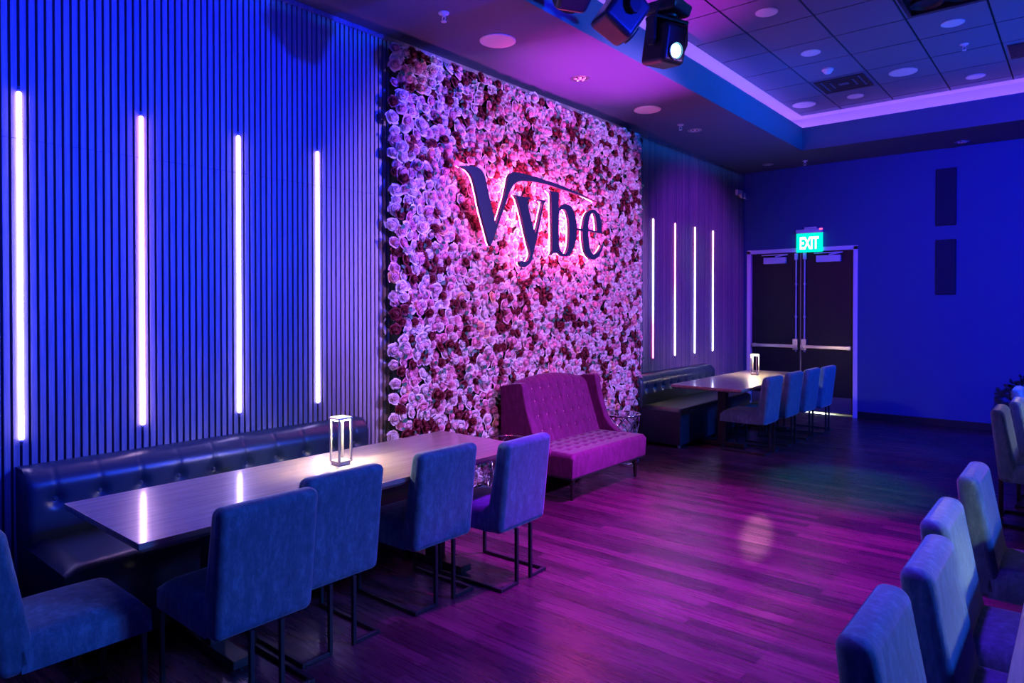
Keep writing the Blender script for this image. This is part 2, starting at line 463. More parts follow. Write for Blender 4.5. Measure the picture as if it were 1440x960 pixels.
# exit sign over the door
e = thing('exit_sign', 'green lit EXIT sign mounted above the double door', 'exit sign', (-3.213, YB, 2.44))
MB().span(-0.19, 0.19, -0.075, -0.0005, 0.285, 0.345).build('housing', 'white_trim', e, bevel=0.008, seg=2)
MB().span(-0.07, 0.10, -0.07, -0.0005, 0.345, 0.378).build('canopy', 'white_trim', e, bevel=0.006, seg=2)
MB().span(0.15, 0.192, -0.079, -0.06, 0.325, 0.35).build('pilot_light', 'red_pilot', e)
pn = MB().span(-0.19, 0.19, -0.05, -0.03, 0.0, 0.285).build('lit_panel', 'exit_green', e, bevel=0.004, seg=1)
cu = bpy.data.curves.new('letters', 'FONT'); cu.body = 'EXIT'; cu.size = 0.25; cu.extrude = 0.003; cu.align_x = 'CENTER'; cu.offset = 0.007
tmp = bpy.data.objects.new('tmp', cu); C.objects.link(tmp)
me = bpy.data.meshes.new_from_object(tmp.evaluated_get(bpy.context.evaluated_depsgraph_get()))
bpy.data.objects.remove(tmp)
me.materials.clear(); me.materials.append(MATS['exit_letters'])
x = [v.co.x for v in me.vertices]; cx = (max(x)+min(x))/2; sx = 0.27/(max(x)-min(x))
zz = [v.co.y for v in me.vertices]; z0 = min(zz); sz = 0.185/(max(zz)-z0)
for v in me.vertices: v.co = Vector(((v.co.x-cx)*sx, -0.053 - v.co.z, 0.045+(v.co.y-z0)*sz))
o = bpy.data.objects.new('letters', me); C.objects.link(o); o.parent = pn
# daylight outside, seen only through the gap under the leaves
spot('daylight_outside', (-3.36, YB+0.9, 0.5), (-3.36, YB+0.1, 0), (0.9, 1.0, 0.72), 120, 120, 0.5, 0.2)

# two dark wall panels
for z0, z1, lab in ((2.715, 3.475, 'upper of two dark narrow rectangular panels on the blue back wall'),
                    (1.785, 2.52, 'lower of two dark narrow rectangular panels on the blue back wall')):
    p = thing('acoustic_panel', lab, 'wall panel', (-1.466, YB, z0), group='dark panels on the back wall')
    MB().span(-0.114, 0.114, -0.035, -0.0005, 0, z1-z0).build('fabric_face', 'panel_cloth', p, bevel=0.008, seg=2)
    MB().span(-0.118, 0.118, -0.012, -0.0003, -0.004, z1-z0+0.004).build('frame', 'black_metal', p)

# emergency light high on the slats by the corner
p = thing('emergency_light', 'small white twin-headed emergency light high on slats by the far corner', 'emergency light', (XL, 10.52, 3.36))
MB().span(0.0005, 0.05, -0.10, 0.10, 0, 0.09).build('housing', 'white_trim', p, bevel=0.012, seg=2)
for y in (-0.07, 0.07):
    h = MB().lathe([(0.012, 0), (0.03, 0.01), (0.048, 0.05), (0.05, 0.06)], (0.055, y, -0.01), 18, axis='x').build('lamp_head', 'white_trim', p)
    MB().lathe([(0.044, 0.058), (0.046, 0.064), (0.02, 0.072)], (0.055, y, -0.01), 18, axis='x').build('lens', 'lens_glass', h)
MB().lathe([(0.006, 0), (0.006, 0.05), (0.012, 0.052)], (0.02, 0.115, 0.05), 10, axis='x').build('test_button', 'white_trim', p)

# ------------------------------------------------------------------ LED strips in the slats
strip_labels = ['nearest of four white LED strips on the slats above the near bench',
                'second white LED strip from the camera on the slats above the near bench',
                'third white LED strip from the camera on the slats above the near bench',
                'LED strip on the near slats closest to the flower wall',
                'LED strip beyond the flower wall with a pink lower end, nearest the roses',
                'second LED strip past the flower wall, pink towards its top',
                'third LED strip past the flower wall, white below pink',
                'farthest LED strip, on the slats nearest the double door']
for i in range(8):
    y = YLED + 0.5955*i if i < 4 else 7.79 + 0.6025*(i-4)
    z0, z1 = (0.925, 2.745) if i < 4 else (0.955, 2.748)
    m = [SL_A, SL_B, SL_A, SL_A, SL_C, SL_D, SL_E, SL_E][i]
    wd = 0.0105 if i < 4 else 0.0115
    g = thing('led_strip', strip_labels[i], 'wall light', (XL, y, z0), group='vertical LED strips on the slat walls')
    MB().span(-0.012, 0.001, -0.006, 0.006, -0.02, z1-z0+0.02).build('channel', 'black_metal', g)
    MB().span(0.001, 0.012, -wd, wd, 0.012, z1-z0-0.012).build('diffuser', m, g, bevel=0.004, seg=2)
    for z in (0.0, z1-z0-0.012):
        MB().span(0.001, 0.011, -wd*0.7, wd*0.7, z, z+0.012).build('end_cap', 'frosted_lens', g, bevel=0.003, seg=2)

# ------------------------------------------------------------------ flower wall
FW0, FW1, FZ0, FZ1, FX = 3.46, 7.28, 0.03, 3.665, -4.13
fw = thing('flower_wall', 'tall panel of pink, white and dark red roses behind the loveseat', 'flower wall', (XL, (FW0+FW1)/2, 0))
oy = (FW0+FW1)/2
MB().span(0.001, FX-XL, FW0-oy+0.05, FW1-oy-0.05, 0.0, FZ1-0.04).build('backing_panel', 'moss_backing', fw)

def rose_mesh(seed, fine):
    """unit rose (radius 1) opening along +x; material slot 0 outer petals, 1 inner petals"""
    rn = random.Random(seed); m = MB()
    nu, nv = (4, 4) if fine else (3, 3)
    # (petals, root radius, widest radius, tip radius, tip height, petal half-width factor, material slot)
    layers = [(3, 0.06, 0.16, 0.05, 0.74, 1.25, 1), (3, 0.12, 0.33, 0.19, 0.72, 1.15, 1), (4, 0.20, 0.52, 0.42, 0.62, 1.05, 1),
              (5, 0.26, 0.74, 0.74, 0.45, 0.95, 0), (5, 0.30, 0.92, 1.02, 0.20, 0.92, 0)]
    for k, (n, r0, rm, r1, h, wf, mi) in enumerate(layers):
        ph = rn.random()*6.28
        for j in range(n):
            a0 = ph + 2*PI*j/n + rn.uniform(-.18, .18)
            wid = PI/n*1.3*wf
            hh = h*rn.uniform(.9, 1.06); tw = rn.uniform(.05, .16)
            def P(u, v):
                uu = u*2-1
                a = a0 + uu*wid*(0.5+0.5*math.sin(PI*min(v*.9+.1, .5)))*(1-0.28*max(0, v-.7)/.3*uu*uu)
                r = (1-v)**2*r0 + 2*v*(1-v)*(2*rm-.5*r0-.5*r1) + v*v*r1
                r *= 1 + tw*uu
                x = -0.22 + (hh+0.22)*math.sin(v*PI/2) - (0.16*v**6*(r1/(rm+.01))**4) - 0.07*uu*uu*v*(hh+.2)
                return (x, r*math.cos(a), r*math.sin(a))
            vs = [P(i/nu, jj/nv) for i in range(nu+1) for jj in range(nv+1)]
            fs = [(i*(nv+1)+jj, (i+1)*(nv+1)+jj, (i+1)*(nv+1)+jj+1, i*(nv+1)+jj+1) for i in range(nu) for jj in range(nv)]
            m.add(vs, fs, mi)
    m.lathe([(0.12, -0.1), (0.13, 0.4), (0.05, 0.62)], (0, 0, 0), 6, 1, axis='x')
    return m

kinds = [('rose_white', 'rose_blush'), ('rose_blush', 'rose_pink'), ('rose_pink', 'rose_pink'), ('rose_red', 'rose_red'), ('rose_peach', 'rose_pink'), ('rose_white', 'rose_white')]
kind_w = [0.31, 0.22, 0.07, 0.26, 0.02, 0.12]
rr = random.Random(11)
spots = []
pit = 0.0775; row = 0
z = FZ0 + 0.05
while z < FZ1 - 0.02:
    y = FW0 + 0.012 + (pit/2 if row % 2 else 0)
    while y < FW1 - 0.01:
        k = rr.choices(range(6), kind_w)[0]
        rad = {3: rr.uniform(.038, .052), 2: rr.uniform(.036, .048), 4: .052}.get(k, rr.uniform(.040, .056))
        yy = y + rr.uniform(-.02, .02); z1 = z + rr.uniform(-.02, .02)
        edge = min(yy-FW0, FW1-yy)
        dep = FX + rr.uniform(.015, .045) - (0.03 if edge < .05 else 0) + (0 if k != 3 else 0.008)
        ty = rr.uniform(-.4, .4) + (-.35 if yy-FW0 < .07 else .35 if FW1-yy < .07 else 0)
        tz = rr.uniform(-.4, .4) + (.3 if FZ1-z1 < .09 else 0)
        spots.append((yy, z1, dep, rad, k, ty, tz, rr.random()*6.28))
        y += pit
    z += pit*0.88; row += 1
cam0 = Vector((0, 0, 1.63))
spots.sort(key=lambda s: (Vector((s[2], s[0], s[1])) - cam0).length / s[3])
fine = [rose_mesh(s, True) for s in range(4)]
coarse = [rose_mesh(10+s, False) for s in range(5)]
def mesh_from(m, name, mats):
    me = bpy.data.meshes.new(name); me.from_pydata(m.v, [], m.f)
    for q in mats: me.materials.append(MATS[q])
    me.polygons.foreach_set('material_index', m.m); me.polygons.foreach_set('use_smooth', [True]*len(me.polygons)); return me
cache = {}
def xf(s):
    yy, zz, dep, rad, k, ty, tz, roll = s
    rot = Matrix.Rotation(ty, 3, 'Z') @ Matrix.Rotation(-tz, 3, 'Y') @ Matrix.Rotation(roll, 3, 'X')
    return rot, Vector((dep-XL, yy-oy, zz)), rad
for i, s in enumerate(spots[:100]):
    key = (i % 4, s[4])
    if key not in cache: cache[key] = mesh_from(fine[i % 4], 'rose', kinds[s[4]])
    o = bpy.data.objects.new('rose', cache[key]); C.objects.link(o); o.parent = fw
    rot, p, rad = xf(s)
    o.matrix_local = Matrix.Translation(p) @ (rot.to_4x4()) @ Matrix.Scale(rad, 4)
names = ['rose_white', 'rose_blush', 'rose_pink', 'rose_red', 'rose_peach']
V = []; F = []; M = []; off = 0
arr = [(np.array(m.v), m.f, m.m) for m in coarse]
for i, s in enumerate(spots[100:]):
    va, fa, ma = arr[i % 5]
    rot, p, rad = xf(s)
    V.append((va*rad) @ np.array(rot).T + np.array(p))
    F += [tuple(q+off for q in f) for f in fa]
    mm = [names.index(kinds[s[4]][0]), names.index(kinds[s[4]][1])]
    M += [mm[q] for q in ma]; off += len(va)
me = bpy.data.meshes.new('roses'); me.from_pydata(np.concatenate(V).tolist(), [], F)
for q in names: me.materials.append(MATS[q])
me.polygons.foreach_set('material_index', M); me.polygons.foreach_set('use_smooth', [True]*len(F))
o = bpy.data.objects.new('roses', me); C.objects.link(o); o.parent = fw; o['kind'] = 'stuff'
# leaves between the flowers
lf = MB()
for i in range(900):
    y = rr.uniform(FW0+.0, FW1-.0); z = rr.uniform(FZ0, FZ1); a = rr.random()*6.28; L = rr.uniform(.03, .055); W = L*.38
    x = FX + rr.uniform(.03, .075)
    ca, sa = math.cos(a), math.sin(a)
    pts = []
    for (u, v, h) in ((0, 0, 0), (.35, 1, .010), (.75, .7, .012), (1, 0, -.004), (.75, -.7, .012), (.35, -1, .010), (.45, 0, -.002)):
        pu, pv = u*L, v*W
        pts.append((x-XL+h+u*.015, y-oy+pu*ca-pv*sa, z+pu*sa+pv*ca))
    lf.add(pts, [(0, 6, 1), (1, 6, 2), (2, 6, 3), (3, 6, 4), (4, 6, 5), (5, 6, 0)])
o = lf.build('leaves', 'rose_leaf', fw, smooth=180); o['kind'] = 'stuff'

# ------------------------------------------------------------------ back-lit sign on the flower wall
LET = {'V': [[(3.979, 2.769), (4.089, 2.789), (4.185, 2.796), (4.251, 2.778), (4.293, 2.739), (4.318, 2.669), (4.352, 2.571), (4.395, 2.45), (4.429, 2.361), (4.443, 2.337), (4.491, 2.448), (4.544, 2.571), (4.58, 2.681), (4.598, 2.754), (4.625, 2.797), (4.681, 2.824), (4.784, 2.832), (4.939, 2.829), (5.141, 2.82), (5.354, 2.804), (5.577, 2.779), (5.813, 2.75), (6.036, 2.713), (5.813, 2.739), (5.623, 2.753), (5.398, 2.769), (5.183, 2.779), (5.019, 2.781), (4.88, 2.774), (4.765, 2.755), (4.699, 2.725), (4.653, 2.683), (4.616, 2.627), (4.58, 2.552), (4.535, 2.465), (4.491, 2.378), (4.455, 2.306), (4.42, 2.233), (4.386, 2.173), (4.369, 2.142), (4.343, 2.182), (4.309, 2.27), (4.267, 2.368), (4.226, 2.477), (4.193, 2.585), (4.161, 2.67), (4.129, 2.72), (4.081, 2.752), (4.026, 2.765)]], 'y': [[(4.681, 2.623), (4.784, 2.621), (4.915, 2.627), (4.913, 2.615), (4.88, 2.598), (4.878, 2.562), (4.909, 2.48), (4.949, 2.385), (4.991, 2.3), (5.029, 2.393), (5.069, 2.509), (5.094, 2.58), (5.09, 2.599), (5.067, 2.608), (5.023, 2.613), (5.027, 2.624), (5.152, 2.63), (5.148, 2.617), (5.121, 2.59), (5.1, 2.525), (5.059, 2.396), (5.023, 2.28), (4.989, 2.191), (4.959, 2.103), (4.929, 2.04), (4.88, 2.001), (4.822, 1.983), (4.774, 1.995), (4.756, 2.018), (4.769, 2.035), (4.807, 2.036), (4.849, 2.032), (4.884, 2.052), (4.908, 2.088), (4.915, 2.119), (4.88, 2.196), (4.832, 2.326), (4.784, 2.455), (4.746, 2.541), (4.718, 2.592)]], 'b': [[(5.172, 2.721), (5.278, 2.726), (5.356, 2.727), (5.356, 2.571), (5.409, 2.613), (5.487, 2.63), (5.566, 2.614), (5.624, 2.554), (5.661, 2.451), (5.661, 2.344), (5.627, 2.234), (5.56, 2.15), (5.487, 2.115), (5.409, 2.118), (5.35, 2.141), (5.285, 2.137), (5.23, 2.117), (5.249, 2.158), (5.253, 2.235), (5.249, 2.362), (5.242, 2.552), (5.236, 2.685), (5.214, 2.712)], [(5.361, 2.514), (5.389, 2.561), (5.442, 2.577), (5.496, 2.543), (5.528, 2.438), (5.53, 2.307), (5.512, 2.2), (5.469, 2.137), (5.409, 2.152), (5.374, 2.191), (5.361, 2.268)]], 'e': [[(6.126, 2.392), (6.121, 2.493), (6.087, 2.574), (6.023, 2.616), (5.948, 2.626), (5.874, 2.604), (5.813, 2.546), (5.78, 2.461), (5.768, 2.412), (5.652, 2.407), (5.652, 2.391), (5.765, 2.39), (5.765, 2.352), (5.777, 2.272), (5.814, 2.179), (5.875, 2.128), (5.949, 2.11), (6.037, 2.132), (6.114, 2.197), (6.155, 2.27), (6.131, 2.277), (6.088, 2.223), (6.024, 2.178), (5.961, 2.167), (5.912, 2.199), (5.882, 2.279), (5.872, 2.36), (5.872, 2.397)], [(5.872, 2.418), (5.876, 2.484), (5.901, 2.555), (5.948, 2.591), (5.985, 2.584), (6.016, 2.525), (6.031, 2.443), (6.031, 2.409)]]}
def smooth_outline(p):
    out = []; n = len(p)
    P = [Vector(q) for q in p]
    def corner(i):
        a = P[i]-P[i-1]; b = P[(i+1) % n]-P[i]
        return abs(a.angle_signed(b, 0)) > R(48)
    co = [corner(i) for i in range(n)]
    for i in range(n):
        p1, p2 = P[i], P[(i+1) % n]
        p0 = P[i-1] if not co[i] else p1; p3 = P[(i+2) % n] if not co[(i+1) % n] else p2
        out.append(tuple(p1))
        for t in (.25, .5, .75):
            q = 0.5*((2*p1)+(p2-p0)*t+(2*p0-5*p1+4*p2-p3)*t*t+(3*p1-p0-3*p2+p3)*t**3)
            out.append(tuple(q))
    return out
def letter_mesh(name, loops, x0, x1, mt, offs):
    cu = bpy.data.curves.new(name, 'CURVE'); cu.dimensions = '2D'; cu.fill_mode = 'BOTH'
    cu.extrude = (x1-x0)/2; cu.offset = offs
    for lp in loops:
        pts = smooth_outline([(a-SY, b-SZ) for a, b in lp])
        sp = cu.splines.new('POLY'); sp.points.add(len(pts)-1); sp.use_cyclic_u = True
        for q, (a, b) in zip(sp.points, pts): q.co = (a, b, 0, 1)
    t = bpy.data.objects.new('t', cu); C.objects.link(t)
    bpy.context.view_layer.update()
    me = bpy.data.meshes.new_from_object(t.evaluated_get(bpy.context.evaluated_depsgraph_get()))
    bpy.data.objects.remove(t)
    for v in me.vertices: v.co = Vector((v.co.z + (x0+x1)/2, v.co.x, v.co.y))
    me.materials.clear(); me.materials.append(MATS[mt])
    o = bpy.data.objects.new(name, me); C.objects.link(o); return o
SY, SZ = 5.0, 2.3
sg = thing('backlit_sign', 'dark Vybe lettering with glowing pink halo on the flower wall', 'sign', (-3.955, SY, SZ))
for ch in 'Vybe':
    o = letter_mesh('letter', LET[ch], 0.0, 0.03, 'sign_face', 0.0); o.parent = sg
    o['label'] = 'dark letter ' + ch
    h = letter_mesh('halo_light', LET[ch], -0.016, -0.004, 'sign_halo', -0.007); h.parent = o

# ------------------------------------------------------------------ dining chairs (front towards +x, rear face at x = 0)
def make_chair():
    t = thing('dining_chair', 'chair', 'chair')
    w = 0.222
    b = MB()
    n = 8
    prof_r = [(0.030, 0.322), (0.0, 0.85)]
    b.hexa([(0.030, -w, 0.322), (0.160, -w, 0.322), (0.160, w, 0.322), (0.030, w, 0.322),
            (-0.030, -w, 0.855), (0.060, -w, 0.855), (0.060, w, 0.855), (-0.030, w, 0.855)])
    b.build('backrest', 'chair_velvet', t, bevel=0.036, seg=5, smooth=60)
    # seat: crowned cushion
    def top(u, v):
        x = 0.10 + 0.44*u; y = -w + 2*w*v
        ex = min(1, (1-u)/0.16); ey = min(1, min(v, 1-v)/0.13)
        e = (1-(1-ex)**2.4) * (1-(1-ey)**2.4)
        z = 0.412 + 0.046*e + 0.012*math.sin(PI*min(1, u*1.05))*math.sin(PI*v)
        return (x - (1-ex)**3*0.004, y*(1), z)
    sm = MB().slab(top, 16, 16, lambda u, v: (0.10+0.44*u, -w+2*w*v, 0.330))
    sm.build('seat', 'chair_velvet', t, smooth=50)
    q = 0.010
    for s in (-1, 1):
        MB().span(0.500, 0.520, s*0.212-q, s*0.212+q, 0.0, 0.332).build('leg', 'black_metal', t, bevel=0.002, seg=1)
    for s in (-1, 1):
        MB().span(0.020, 0.040, s*0.067-q, s*0.067+q, 0.0, 0.332).build('leg', 'black_metal', t, bevel=0.002, seg=1)
    for s in (-1, 1):
        r = MB(); r.span(0.0-0.0+0.02, 0.500, s*0.212-q, s*0.212+q, 0.0, 0.02)
        r.span(0.020, 0.040, s*0.067+s*q, s*0.212-s*q, 0.0, 0.02)
        r.build('floor_runner', 'black_metal', t, bevel=0.002, seg=1)
    return t
ch0 = make_chair(); used = [0]
def place(x, y, rz, label, group):
    o = ch0 if not used[0] else copy_tree(ch0)
    used[0] = 1
    o.location = (x, y, 0); o.rotation_euler = (0, 0, rz); o['label'] = label; o['category'] = 'chair'; o['group'] = group
    return o
G1 = 'velvet chairs round the near table'; G2 = 'velvet chairs at the far table'; G3 = 'velvet chairs along the right edge'
place(-3.085, 0.615, PI/2, 'blue velvet chair at the short end of the near table, facing down its length', G1)
place(-2.525, 1.475, PI, 'blue velvet chair nearest the camera on the long side of the near table', G1)
place(-2.665, 1.945, PI, 'blue velvet chair in front of the glowing lantern on the near table', G1)
place(-2.665, 2.620, PI, 'blue velvet chair between the lantern chair and the last chair of the near table', G1)
place(-2.520, 3.130, PI+0.04, 'blue velvet chair at the near table closest to the magenta loveseat', G1)
place(-2.64, 7.640, PI, 'blue velvet chair at the far table with its whole seat in view, nearest the loveseat', G2)
place(-2.62, 8.290, PI, 'second chair from the loveseat at the far table', G2)
place(-2.59, 8.870, PI, 'third chair from the loveseat at the far table', G2)
place(-2.54, 9.380, PI, 'chair at the far table closest to the double door', G2)
place(-0.43, 1.930, 0, 'right-hand chair nearest the camera, cut by the bottom edge', G3)
place(-0.40, 2.500, 0, 'right-hand chair second from the bottom edge, overlapping the one behind', G3)
place(-0.44, 3.060, 0, 'right-hand chair whose rounded top shows just behind the second one', G3)
place(-0.43, 3.900, 0, 'right-hand chair standing apart past the three bunched ones, seat showing', G3)
place(-0.53, 6.420, 0, 'distant right-hand chair with black legs visible at the right edge', G3)
place(-0.46, 7.050, 0, 'second of the distant right-hand chairs, cut by the right edge', G3)
place(-0.52, 8.050, 0, 'farthest right-hand chair, in front of the dark plant', G3)

# ------------------------------------------------------------------ tables
def make_table(loc, label, ln=2.38, wd=0.827):
    t = thing('dining_table', label, 'table', loc, group='long wooden dining tables')
    tp = MB()
    h, b = 0.73, 0.018
    a, c = wd/2, ln/2
    tp.hexa([(-a+b, -c+b, h-0.042), (a-b, -c+b, h-0.042), (a-b, c-b, h-0.042), (-a+b, c-b, h-0.042),
             (-a, -c, h-0.024), (a, -c, h-0.024), (a, c, h-0.024), (-a, c, h-0.024)])
    tp.span(-a, a, -c, c, h-0.024, h)
    tp.build('tabletop', 'table_wood', t, bevel=0.003, seg=2)
    for y in (-0.70, 0.735):
        MB().span(-0.05, 0.05, y-0.04, y+0.04, 0.05, 0.682).build('column', 'black_metal', t, bevel=0.004, seg=2)
        MB().span(-0.27, 0.27, y-0.045, y+0.045, 0.012, 0.055).build('foot', 'black_metal', t, bevel=0.006, seg=2)
        MB().span(-0.30, 0.30, y-0.05, y+0.05, 0.678, 0.689).build('top_plate', 'black_metal', t)
        for x in (-0.24, 0.24): MB().cyl((x, y, 0), (x, y, 0.014), 0.022, n=14).build('glide', 'black_plastic', t)
    return t
make_table((-3.149, 2.245, 0), 'long wooden table in front of the near bench with a lantern on it')
make_table((-3.245, 8.365, 0), 'wooden table in front of the far bench near the double door')
make_table((0.270, 3.05, 0), 'wooden table with only its edge showing at the lower right corner')
make_table((0.26, 7.4, 0), 'far right wooden table beside the distant chairs')

# ------------------------------------------------------------------ table lanterns
def make_lamp():
    t = thing('table_lamp', 'lamp', 'lamp')
    MB().span(-0.036, 0.036, -0.036, 0.036, 0, 0.018).build('base', 'lamp_metal', t, bevel=0.002, seg=2)
    MB().span(-0.044, 0.044, -0.044, 0.044, 0.018, 0.026).build('lower_frame', 'lamp_metal', t, bevel=0.002, seg=2)
    for x in (-1, 1):
        for y in (-1, 1):
            MB().span(x*0.0385-0.0055, x*0.0385+0.0055, y*0.0385-0.0055, y*0.0385+0.0055, 0.026, 0.250).build('post', 'lamp_metal', t, bevel=0.001, seg=1)
    MB().span(-0.047, 0.047, -0.047, 0.047, 0.250, 0.262).build('cap', 'lamp_metal', t, bevel=0.003, seg=2)
    MB().span(-0.033, 0.033, -0.033, 0.033, 0.244, 0.2495).build('light_panel', 'lamp_glow', t)
    MB().span(-0.040, 0.040, -0.040, 0.040, 0.2622, 0.264).build('top_glow', 'lit_cap_glow', t)  # emissive plate that paints the cap's top as faintly lit
    return t
lm = make_lamp()
def lamp(o, loc, label):
    o.location = loc; o.scale = (1.034,)*3; o['label'] = label; o['group'] = 'square table lanterns'; o['category'] = 'lamp'
lamp(lm, (-3.236, 2.33, 0.73), 'lit square metal lantern on the near table')
lamp(copy_tree(lm), (-3.32, 8.85, 0.73), 'lit square metal lantern on the far table by the door')
lamp(copy_tree(lm), (0.22, 3.05, 0.73), 'lit lantern on the table at the lower right corner')
lamp(copy_tree(lm), (0.22, 6.9, 0.73), 'lit lantern on the far right table')

# ------------------------------------------------------------------ wall benches
def make_bench(y0, y1, xf, label):
    L = y1-y0
    t = thing('wall_bench', label, 'bench', (XL, y0, 0), group='black tufted wall benches')
    D = xf-XL
    bt = 0.20
    pit = 0.208; nb = int(L/pit); o0 = (L-(nb-1)*pit)/2
    ys_ = [o0+k*pit for k in range(nb)]
    zb = 0.64
    def face(u, v):
        y = u*L; z = 0.43+v*0.37
        x = bt
        r = min(1, (1-v)/0.26); x -= 0.07*(1-r)**2
        e = min(1, min(u*L, L-u*L)/0.04); x -= 0.02*(1-e)**2
        dy = min(abs(y-q) for q in ys_)
        x -= 0.030*math.exp(-(dy*dy+(z-zb)**2)/0.0011)
        if z > zb: x -= 0.006*math.exp(-dy*dy/0.00005)*min(1, (z-zb)/0.03)
        return (x, y, z)
    nu = int(L/0.0104)
    b = MB().slab(face, nu, 26, lambda u, v: (0.001, u*L, 0.43+v*0.37)).build('backrest', 'black_leather', t, smooth=60)
    for q in ys_:
        MB().lathe([(0.012, 0), (0.013, 0.004), (0.007, 0.009)], (bt-0.030, q, zb), 12, axis='x').build('button', 'button_leather', b)
    def top(u, v):
        x = bt*0.6+(D-bt*0.6)*u; y = L*v
        ex = min(1, (1-u)/0.07); ey = min(1, min(v*L, L-v*L)/0.04)
        return (x, y, 0.415+0.035*(1-(1-ex)**2.2)*(1-(1-ey)**2.2))
    MB().slab(top, 24, 40, lambda u, v: (bt*0.6+(D-bt*0.6)*u, L*v, 0.335)).build('seat', 'black_leather', t, smooth=50)
    MB().span(0.001, D-0.008, 0.004, L-0.004, 0.035, 0.335).build('base', 'black_leather', t, bevel=0.008, seg=2)
    MB().span(0.001, bt-0.02, 0.004, L-0.004, 0.335, 0.432).build('back_frame', 'black_leather', t)
    for y in (0.06, L/2, L-0.06):
        for x in (0.06, D-0.05):
            MB().cyl((x, y, 0), (x, y, 0.036), 0.018, 0.022, n=14).build('foot', 'brushed_steel', t)
    return t
make_bench(1.035, 3.16, -3.485, 'black tufted leather bench on the slat wall behind the near table')
make_bench(7.16, 9.27, -3.53, 'black tufted leather bench on the slat wall behind the far table')

# ------------------------------------------------------------------ loveseat
sf = thing('loveseat', 'magenta velvet button-tufted wingback loveseat in front of the flower wall', 'sofa', (-4.015, 5.21, 0))
HW = 0.61
cols = [-0.45+0.9*k/7 for k in range(8)]
rows = [0.50, 0.63, 0.76, 0.87]
def back(u, v):
    y = -HW+0.05+(2*HW-0.10)*u
    zt = 0.925+0.06*(max(0, math.cos(y/HW*PI*0.5*1.25)))**0.7 if abs(y) < HW*0.8 else 0.925
    z = 0.36+(zt-0.36)*v
    x = 0.315-0.20*(z-0.36)/0.6
    r = min(1, (1-v)/0.12); x -= 0.06*(1-r)**2
    dy = min(abs(y-q) for q in cols)
    x += 0.006
    x -= 0.010*math.exp(-dy*dy/0.00018)
    for zr in rows:
        for q in cols:
            dd = (y-q)**2+(z-zr)**2
            if dd < 0.006: x -= 0.022*math.exp(-dd/0.0005)
    return (x, y, z)
def backrear(u, v):
    p = back(u, v); return (0.03-0.0*v, p[1], p[2])
bk = MB().slab(back, 110, 60, backrear).build('backrest', 'sofa_velvet', sf, smooth=60)
for zr in rows:
    for q in cols:
        x = 0.315-0.20*(zr-0.36)/0.6-0.026
        MB().lathe([(0.009, 0), (0.010, 0.004), (0.005, 0.008)], (x, q, zr), 10, axis='x').build('button', 'sofa_button', bk)
def deck(u, v):
    x = 0.20+0.59*u; y = -HW+2*HW*v
    ex = min(1, (1-u)/0.05); ey = min(1, min(v, 1-v)/0.025)
    z = 0.365+0.040*(1-(1-ex)**2.4)*(1-(1-ey)**2.4)
    for xr in (0.34, 0.44, 0.54, 0.64):
        for q in cols:
            dd = (y-q)**2+(x-xr)**2
            if dd < 0.006: z -= 0.012*math.exp(-dd/0.0006)
        if x < 0.68: z -= 0.003*math.exp(-(x-xr)**2/0.0001)
    return (x, y, z)
MB().slab(deck, 50, 100, lambda u, v: (0.20+0.58*u, (-HW+2*HW*v)*0.995, 0.205)).build('seat', 'sofa_velvet', sf, smooth=55)
wing = [(0.0, 0.20), (0.56, 0.20), (0.56, 0.395), (0.48, 0.425), (0.415, 0.475), (0.37, 0.545), (0.325, 0.66), (0.29, 0.78), (0.268, 0.88),
        (0.258, 0.935), (0.235, 0.955), (0.12, 0.940), (0.0, 0.915)]
for s in (-1, 1):
    y0, y1 = (-HW-0.005, -HW+0.075) if s < 0 else (HW-0.075, HW+0.005)
    MB().prism(wing, y0, y1, 'y').build('wing', 'sofa_velvet', sf, bevel=0.018, seg=3, smooth=50)
MB().span(0.0, 0.765, -HW+0.02, HW-0.02, 0.185, 0.21).build('underside', 'black_plastic', sf)
for y in (-HW+0.09, HW-0.09):
    MB().lathe([(0.012, 0), (0.015, 0.02), (0.020, 0.09), (0.017, 0.115), (0.027, 0.125), (0.029, 0.14), (0.020, 0.15), (0.024, 0.165), (0.030, 0.186)],
               (0.72, y, 0), 18).build('leg', 'dark_wood_leg', sf)
    MB().lathe([(0.014, 0), (0.024, 0.186)], (0.06, y, 0), 14).build('leg', 'dark_wood_leg', sf)

# ------------------------------------------------------------------ wire drum side tables
def make_drum(x, y, label):
    t = thing('side_table', label, 'side table', (x, y, 0), group='chrome wire drum side tables')
    r, h = 0.205, 0.50
    ring = lambda z, rr_: [(rr_*math.cos(2*PI*k/48), rr_*math.sin(2*PI*k/48), z) for k in range(48)]
    rg = MB().tube(ring(h-0.004, r-0.004), 0.011, 10, True)
    rg.build('top_ring', 'chrome', t)
    MB().lathe([(0.001, h-0.003), (r-0.012, h-0.003), (r-0.012, h+0.003), (0.001, h+0.003)], n=48).build('glass_top', 'clear_glass', t, smooth=30)
    MB().tube(ring(0.010, r-0.012), 0.010, 10, True).build('base_ring', 'chrome', t)
    n = 8
    for k in range(n):
        for s in (1, -1):
            pts = []
            for i in range(17):
                v = i/16; a = 2*PI*k/n + s*(2*PI/n)*0.95*math.sin(PI*v)*0.98 
                rad = (r-0.012)+0.006*v-0.02*math.sin(PI*v)
                pts.append((rad*math.cos(a), rad*math.sin(a), 0.014+(h-0.028)*v))
            MB().tube(pts, 0.006, 8).build('lattice_bar', 'chrome', t)
    return t
make_drum(-3.72, 4.365, 'chrome wire side table between the near table and the loveseat')
make_drum(-3.745, 6.21, 'chrome wire side table between the loveseat and the far bench')

